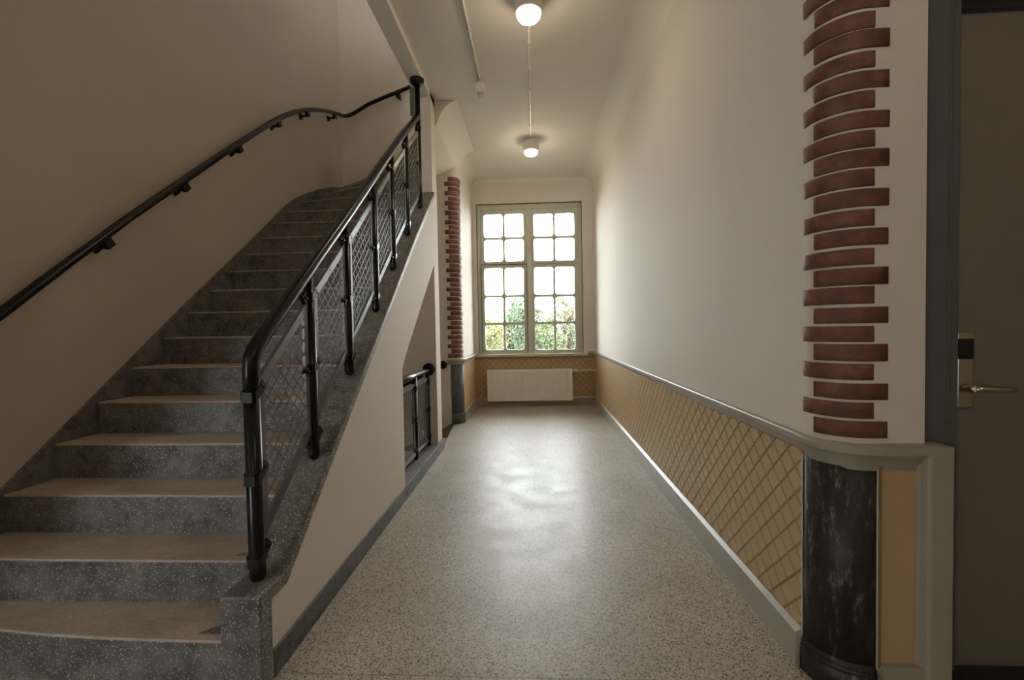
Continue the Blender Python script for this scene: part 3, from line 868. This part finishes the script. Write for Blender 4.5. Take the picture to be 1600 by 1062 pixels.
# top flange and the flat filler bar behind the tall newel
mb = MB(); mb.lathe([(0.03, 3.540), (0.062, 3.565), (0.066, 3.58), (0.066, 3.60)], (XB, 4.13, 0), 'z', 28)
mb.build('ceiling_flange', M['black_metal'], rail)
mb = MB(); mb.box(XB - 0.068, XB - 0.030, 4.12, 4.14, 3.27, 3.53)
mb.build('filler_plate', M['steel_grey'], rail)

low = thing('landing_balustrade', 'low black balustrade with wire panels in the opening under the stairs', 'balustrade', (-1.075, 3.9, 0.105))
XC = -1.078
MB().tube([(XC, 3.16, 0.862), (XC, 4.44, 0.862)], 0.0265, 18).build('handrail', M['black_metal'], low)
LY = [3.41, 3.893, 4.376]
for i, y in enumerate(LY):
    make_post(low, XC, y, 0.104, 0.85, 0.022, [0.20, 0.47, 0.75], 0.0)
for a, b in ((3.20, 3.41), (3.41, 3.893), (3.893, 4.376)):
    mesh_panel(low, XC, a + 0.034, b - 0.034, 0.15, 0.15, 0.64, 0.045, 0.048)
mb = MB(); mb.lathe([(0.030, -0.040), (0.050, -0.034), (0.062, -0.022), (0.064, 0.0)], (XC, 4.45, 0.868), 'y', 28)
mb.build('wall_rosette', M['black_metal'], low)

# ------------------------------------------------------------------ handrails on the stairwell wall
wr_ = thing('wall_handrail', 'black tubular handrail fixed on brackets along the left stairwell wall', 'handrail', (-2.45, 3.0, 2.3))
HXY = [(-2.43, 1.55, 1.085), (-2.43, 1.89, 1.376), (-2.43, 2.174, 1.633), (-2.43, 2.551, 1.968), (-2.43, 3.069, 2.403), (-2.43, 3.5, 2.765), (-2.43, 3.832, 3.036),
       (-2.43, 4.08, 3.235), (-2.43, 4.30, 3.40), (-2.43, 4.50, 3.535), (-2.43, 4.70, 3.650), (-2.43, 4.90, 3.755), (-2.43, 5.15, 3.865), (-2.43, 5.38, 3.955), (-2.428, 5.56, 4.015), (-2.418, 5.68, 4.05),
       (-2.385, 5.745, 4.08), (-2.32, 5.765, 4.115), (-2.116, 5.765, 4.228), (-1.90, 5.765, 4.308), (-1.58, 5.765, 4.418), (-1.2, 5.765, 4.60), (-0.9, 5.765, 4.7)]
MB().tube(HXY, 0.024, 18).build('rail_tube', M['black_metal'], wr_)
def railpt(yq):
    for a, b in zip(HXY, HXY[1:]):
        if a[1] <= yq <= b[1]:
            f = (yq - a[1]) / (b[1] - a[1]); return a[2] + f * (b[2] - a[2]), (b[2] - a[2]) / (b[1] - a[1])
for y in (1.80, 2.40, 2.99, 3.59, 4.19, 4.76, 5.44):
    z, s_ = railpt(y)
    mb = MB(); d = Vector((0, 1, s_)).normalized(); nrm = Vector((0, -d.z, d.y))
    c = Vector((-2.43, y, z)) - nrm * 0.040
    mb.obox(c, (1, 0, 0), d, nrm, 0.016, 0.028, 0.026)
    c2 = Vector((-2.475, y, z)) - nrm * 0.055
    mb.obox(c2, (1, 0, 0), d, nrm, 0.040, 0.014, 0.012)
    c3 = Vector((XS + 0.006, y, z)) - nrm * 0.060
    mb.obox(c3, (1, 0, 0), d, nrm, 0.007, 0.030, 0.030)
    mb.build('bracket', M['black_metal'], wr_, 0.002)
mb = MB(); d = Vector((1, 0, 0.345)).normalized(); nrm = Vector((-d.z, 0, d.x))
mb.obox(Vector((-1.73, 5.765, 4.366)) - nrm * 0.044, d, (0, 1, 0), nrm, 0.030, 0.016, 0.030)
mb.obox(Vector((-1.73, 5.80, 4.366)) - nrm * 0.060, d, (0, 1, 0), nrm, 0.014, 0.04, 0.012)
mb.build('bracket', M['black_metal'], wr_, 0.002)

lr = thing('wall_handrail', 'black handrail end with round rosette on the white wall past the pier', 'handrail', (-1.24, YB, 0.8))
mb = MB(); mb.lathe([(0.020, -0.034), (0.046, -0.028), (0.056, -0.016), (0.057, 0.0)], (-1.222, YB, 0.795), 'y', 28)
mb.build('wall_rosette', M['black_metal'], lr)
MB().tube([(-1.235, YB - 0.02, 0.795), (-1.25, YB - 0.06, 0.79), (-1.32, YB - 0.075, 0.755), (-1.6, YB - 0.075, 0.60), (-2.1, YB - 0.075, 0.37), (-2.38, YB - 0.075, 0.25)], 0.022, 14).build('rail_tube', M['black_metal'], lr)

# ------------------------------------------------------------------ radiator
rx0, rx1, rz0, rz1, ry = -0.765, 0.597, 0.098, 0.600, 7.045
rad = thing('radiator', 'white ribbed panel radiator under the window', 'radiator', (0, ry, rz0))
mb = MB()
nr = 39; pitch = (rx1 - rx0 - 0.06) / nr
pr = [(rx0, 0.0), (rx0 + 0.03, 0.0)]
for i in range(nr):
    x = rx0 + 0.03 + i * pitch
    pr += [(x + pitch * 0.16, 0.013), (x + pitch * 0.42, 0.013), (x + pitch * 0.60, 0.0), (x + pitch, 0.0)]
pr += [(rx1, 0.0)]
o0 = len(mb.v)
zs = [rz0 + 0.035, rz0 + 0.045, rz1 - 0.045, rz1 - 0.035]
rowsv = []
for zi, z_ in enumerate(zs):
    k = 1.0 if zi in (1, 2) else 0.0
    rowsv.append([(x, ry + d * k, z_) for x, d in pr])
vs = [p for r_ in rowsv for p in r_]; n = len(pr)
mb.add(vs, [(i + r_ * n, i + 1 + r_ * n, i + 1 + (r_ + 1) * n, i + (r_ + 1) * n) for r_ in range(3) for i in range(n - 1)])
mb.box(rx0, rx1, ry, ry + 0.02, rz0, rz0 + 0.035); mb.box(rx0, rx1, ry, ry + 0.02, rz1 - 0.035, rz1)
mb.build('front_panel', M['white_enamel'], rad)
mb = MB(); mb.box(rx0 - 0.002, rx1 + 0.002, ry + 0.010, ry + 0.075, rz0, rz1 - 0.002)
for i in range(60):
    x = rx0 + 0.02 + i * (rx1 - rx0 - 0.04) / 59
    mb.box(x - 0.004, x + 0.004, ry + 0.018, ry + 0.068, rz1 - 0.003, rz1 + 0.0005)
mb.build('casing', M['white_enamel'], rad, 0.003)
for x in (rx0 + 0.2, rx1 - 0.2): MB().box(x - 0.02, x + 0.02, ry + 0.07, YE - 0.009, rz0 + 0.05, rz1 - 0.05).build('wall_bracket', M['white_enamel'], rad)
MB().lathe([(0.014, -0.03), (0.024, -0.028), (0.026, 0.0), (0.022, 0.028), (0.012, 0.034)], (0.655, ry + 0.02, 0.572), 'y', 20).build('thermostat_knob', M['white_plastic'], rad)
MB().tube([(rx1, ry + 0.045, 0.572), (0.70, ry + 0.045, 0.572), (XR - 0.01, ry + 0.045, 0.570)], 0.011, 12).lathe([(0.022, -0.012), (0.020, 0.0)], (XR - 0.01, ry + 0.045, 0.570), 'x', 16).build('supply_pipe', M['white_plastic'], rad)
MB().tube([(rx1, ry + 0.045, 0.140), (0.68, ry + 0.045, 0.140), (0.74, ry + 0.05, 0.150), (0.84, ry + 0.05, 0.140), (0.97, ry + 0.05, 0.150)], 0.009, 12).build('return_pipe', M['white_plastic'], rad)

# ------------------------------------------------------------------ ceiling fittings
def make_lamp(y, label):
    t = thing('ceiling_lamp', label, 'lamp', (0, y, CEIL), 'round lamps along the corridor ceiling')
    MB().lathe([(0.098, 0.0), (0.100, -0.02), (0.100, -0.115), (0.095, -0.135), (0.088, -0.142)], (0, y, CEIL), 'z', 36).build('housing', M['white_plastic'], t)
    MB().lathe([(0.086, -0.139), (0.083, -0.160), (0.070, -0.177), (0.045, -0.190), (0.012, -0.195)], (0, y, CEIL), 'z', 32).build('lens', M['lens'], t)
    for s_ in (-1, 1):
        mb = MB(); mb.box(s_ * 0.086 - 0.014, s_ * 0.086 + 0.014, y - 0.014, y + 0.014, CEIL - 0.05, CEIL - 0.004)
        mb.build('clip', M['white_plastic'], t, 0.003)
    return t
lamp0 = make_lamp(5.72, 'lit round ceiling lamp nearest the window')
def copy_thing(t, loc, label=None):
    r = t.copy(); COL.objects.link(r); r.location = loc
    if label: r['label'] = label
    for ch in list(t.children):
        c = ch.copy(); COL.objects.link(c); c.parent = r
        for g in ch.children:
            d = g.copy(); COL.objects.link(d); d.parent = c
    return r
copy_thing(lamp0, (0, 3.23, CEIL), 'lit round ceiling lamp at the top edge, nearest the camera')
copy_thing(lamp0, (1.25, -0.1, CEIL), 'lit round ceiling lamp above the hall, in front of the door')
copy_thing(lamp0, (0.0, -2.4, CEIL), 'unseen round ceiling lamp added as fill at the back of the hall')  # unseen fill lamp added behind the camera

def conduit(x, ya, yb, clips, label):
    t = thing('ceiling_conduit', label, 'conduit', (x, (ya + yb) / 2, CEIL))
    MB().tube([(x, ya, CEIL - 0.013), (x, yb, CEIL - 0.013)], 0.010, 12).build('tube', M['white_plastic'], t)
    for y in clips:
        mb = MB(); mb.box(x - 0.020, x + 0.020, y - 0.007, y + 0.007, CEIL - 0.016, CEIL); mb.box(x - 0.012, x + 0.012, y - 0.0085, y + 0.0085, CEIL - 0.026, CEIL - 0.002)
        mb.build('saddle_clip', M['white_plastic'], t, 0.002)
conduit(0.0, 3.33, 5.63, (3.754, 4.127, 4.504, 4.886, 5.25), 'thin white conduit running straight between the two ceiling lamps')
conduit(-0.475, 1.7, 4.30, (2.4, 2.8, 3.2, 3.559, 3.906, 4.243), 'thin white conduit leading to the ceiling sensor')
t = thing('ceiling_sensor', 'small white round ceiling sensor with a clear dome', 'sensor', (-0.48, 4.36, CEIL))
MB().lathe([(0.050, 0.0), (0.050, -0.045), (0.044, -0.048), (0.044, -0.054), (0.050, -0.057), (0.050, -0.085), (0.046, -0.098)], (-0.48, 4.36, CEIL), 'z', 28).build('body', M['white_plastic'], t)
MB().lathe([(0.034, -0.096), (0.032, -0.112), (0.022, -0.124), (0.007, -0.129)], (-0.48, 4.36, CEIL), 'z', 24).build('dome', M['dome'], t)

# ------------------------------------------------------------------ door on the right
DY = 1.645
dr = bpy.data.objects.new('door_1', None); COL.objects.link(dr); dr.location = (1.95, DY, 0)
struct(dr, 'dark grey door with lever handle at the right edge', 'door')
mb = MB(); mb.box(1.488, 2.42, DY, DY + 0.045, 0.024, 2.342); mb.build('door_leaf', M['door'], dr, 0.003)
mb = MB()
mb.box(1.287, 1.405, 1.575, 1.72, 0, 2.47); mb.box(1.405, 1.44, 1.60, 1.72, 0, 2.47); mb.box(1.44, 1.488, 1.625, 1.72, 0, 2.47)
mb.box(2.42, 2.62, 1.575, 1.72, 0, 2.47); mb.box(1.287, 2.62, 1.58, 1.72, 2.398, 2.47)
mb.build('door_frame', M['door_frame'], dr, 0.004)
mb = MB(); mb.box(1.489, 2.42, 1.632, 1.70, 2.345, 2.397); mb.build('head_gap_shade', M['dark_gap'], dr)  # solid dark bar standing in for the shadow gap under the lintel
mb = MB(); mb.box(1.40, 2.45, 1.56, 1.74, 0.0, 0.022); mb.build('door_sill', M['dark_gap'], dr)
mb = MB(); mb.box(1.495, 1.550, DY - 0.010, DY, 0.965, 1.232); pl = mb.build('lock_plate', M['nickel'], dr, 0.008, 3)
mb = MB(); mb.box(1.491, 1.546, DY - 0.014, DY - 0.009, 1.138, 1.210); mb.build('card_reader', M['black_plastic'], pl, 0.002)
mb = MB(); mb.lathe([(0.013, -0.055), (0.013, -0.004)], (1.520, DY, 1.036), 'y', 18)
mb.tube([(1.512, DY - 0.052, 1.036), (1.55, DY - 0.054, 1.036), (1.61, DY - 0.050, 1.034), (1.645, DY - 0.046, 1.033)], 0.0105, 14)
mb.build('lever_handle', M['nickel'], pl)

# ------------------------------------------------------------------ outside: ground and trees
mb = MB(); mb.box(-60, 60, 9, 120, -7.2, -7.0)
tag(mb.build('lawn', M['grass']), 'grass ground far below the window', 'ground', None, 'structure')
def tree(x, y, zc, rx, rz, n, lm, label, seed, size=0.16):
    rnd = random.Random(seed)
    t = thing('tree', label, 'tree', (x, y, -7.0), 'trees outside the window')
    mb = MB(); mb.tube([(x, y, -7.0), (x + 0.1, y, -4.5), (x - 0.05, y, zc - rz * 0.5), (x + 0.05, y, zc + rz * 0.5)], 0.13, 10)
    for _ in range(16):
        a = rnd.uniform(0, 2 * math.pi); h = rnd.uniform(-0.7, 0.3) * rz
        L = rnd.uniform(0.5, 0.85) * rx
        mb.tube([(x, y, zc + h), (x + math.cos(a) * L * 0.5, y + math.sin(a) * L * 0.5, zc + h + 0.25 * rz), (x + math.cos(a) * L, y + math.sin(a) * L, zc + h + 0.55 * rz)], 0.035, 6)
    mb.build('trunk', M['bark'], t)
    mb = MB()
    cl = []
    for _ in range(46):
        while True:
            p = Vector((rnd.uniform(-1, 1), rnd.uniform(-1, 1), rnd.uniform(-1, 1)))
            if p.length < 1: break
        p = p.normalized() * (p.length ** 0.5) * 0.85
        cl.append((x + p.x * rx, y + p.y * rx, zc + p.z * rz, rnd.uniform(0.22, 0.42) * min(rx, rz)))
    for _ in range(n):
        c = cl[rnd.randrange(len(cl))]
        p = Vector((rnd.gauss(0, 0.5), rnd.gauss(0, 0.5), rnd.gauss(0, 0.4))) * c[3] + Vector(c[:3])
        a = Vector((rnd.uniform(-1, 1), rnd.uniform(-1, 1), rnd.uniform(-1, 1))).normalized(); b = a.orthogonal().normalized()
        s_ = size * rnd.uniform(0.6, 1.2)
        mb.add([p - a * s_ * 0.5, p + b * s_ * 0.28, p + a * s_ * 0.5, p - b * s_ * 0.28], [(0, 1, 2, 3)])
    mb.build('foliage', M[lm], t)
tree(-2.9, 21, 0.75, 1.45, 1.6, 6500, 'leaf_yellow', 'yellowing leafy tree seen through the left window panes', 11)
tree(-0.55, 22, 1.2, 1.25, 1.8, 6500, 'leaf_dark', 'deep green tree seen through the lower left casement', 12)
tree(1.55, 21.5, 1.1, 1.3, 1.9, 6500, 'leaf_green', 'fresh green tree seen through the lower right panes', 13)
tree(3.9, 22, 0.9, 1.3, 1.8, 5500, 'leaf_dark', 'deep green tree at the right edge of the window', 14)
tree(-3.6, 29, 0.6, 2.0, 1.9, 5500, 'leaf_green', 'green tree farther back, left outside the window', 15, 0.2)
tree(0.45, 29, 0.2, 2.0, 1.9, 5500, 'leaf_green', 'distant low green tree behind the nearer trees', 16, 0.2)
tree(4.7, 30, 0.2, 2.1, 1.9, 4200, 'leaf_yellow', 'distant yellowing tree on the right outside the window', 17, 0.2)
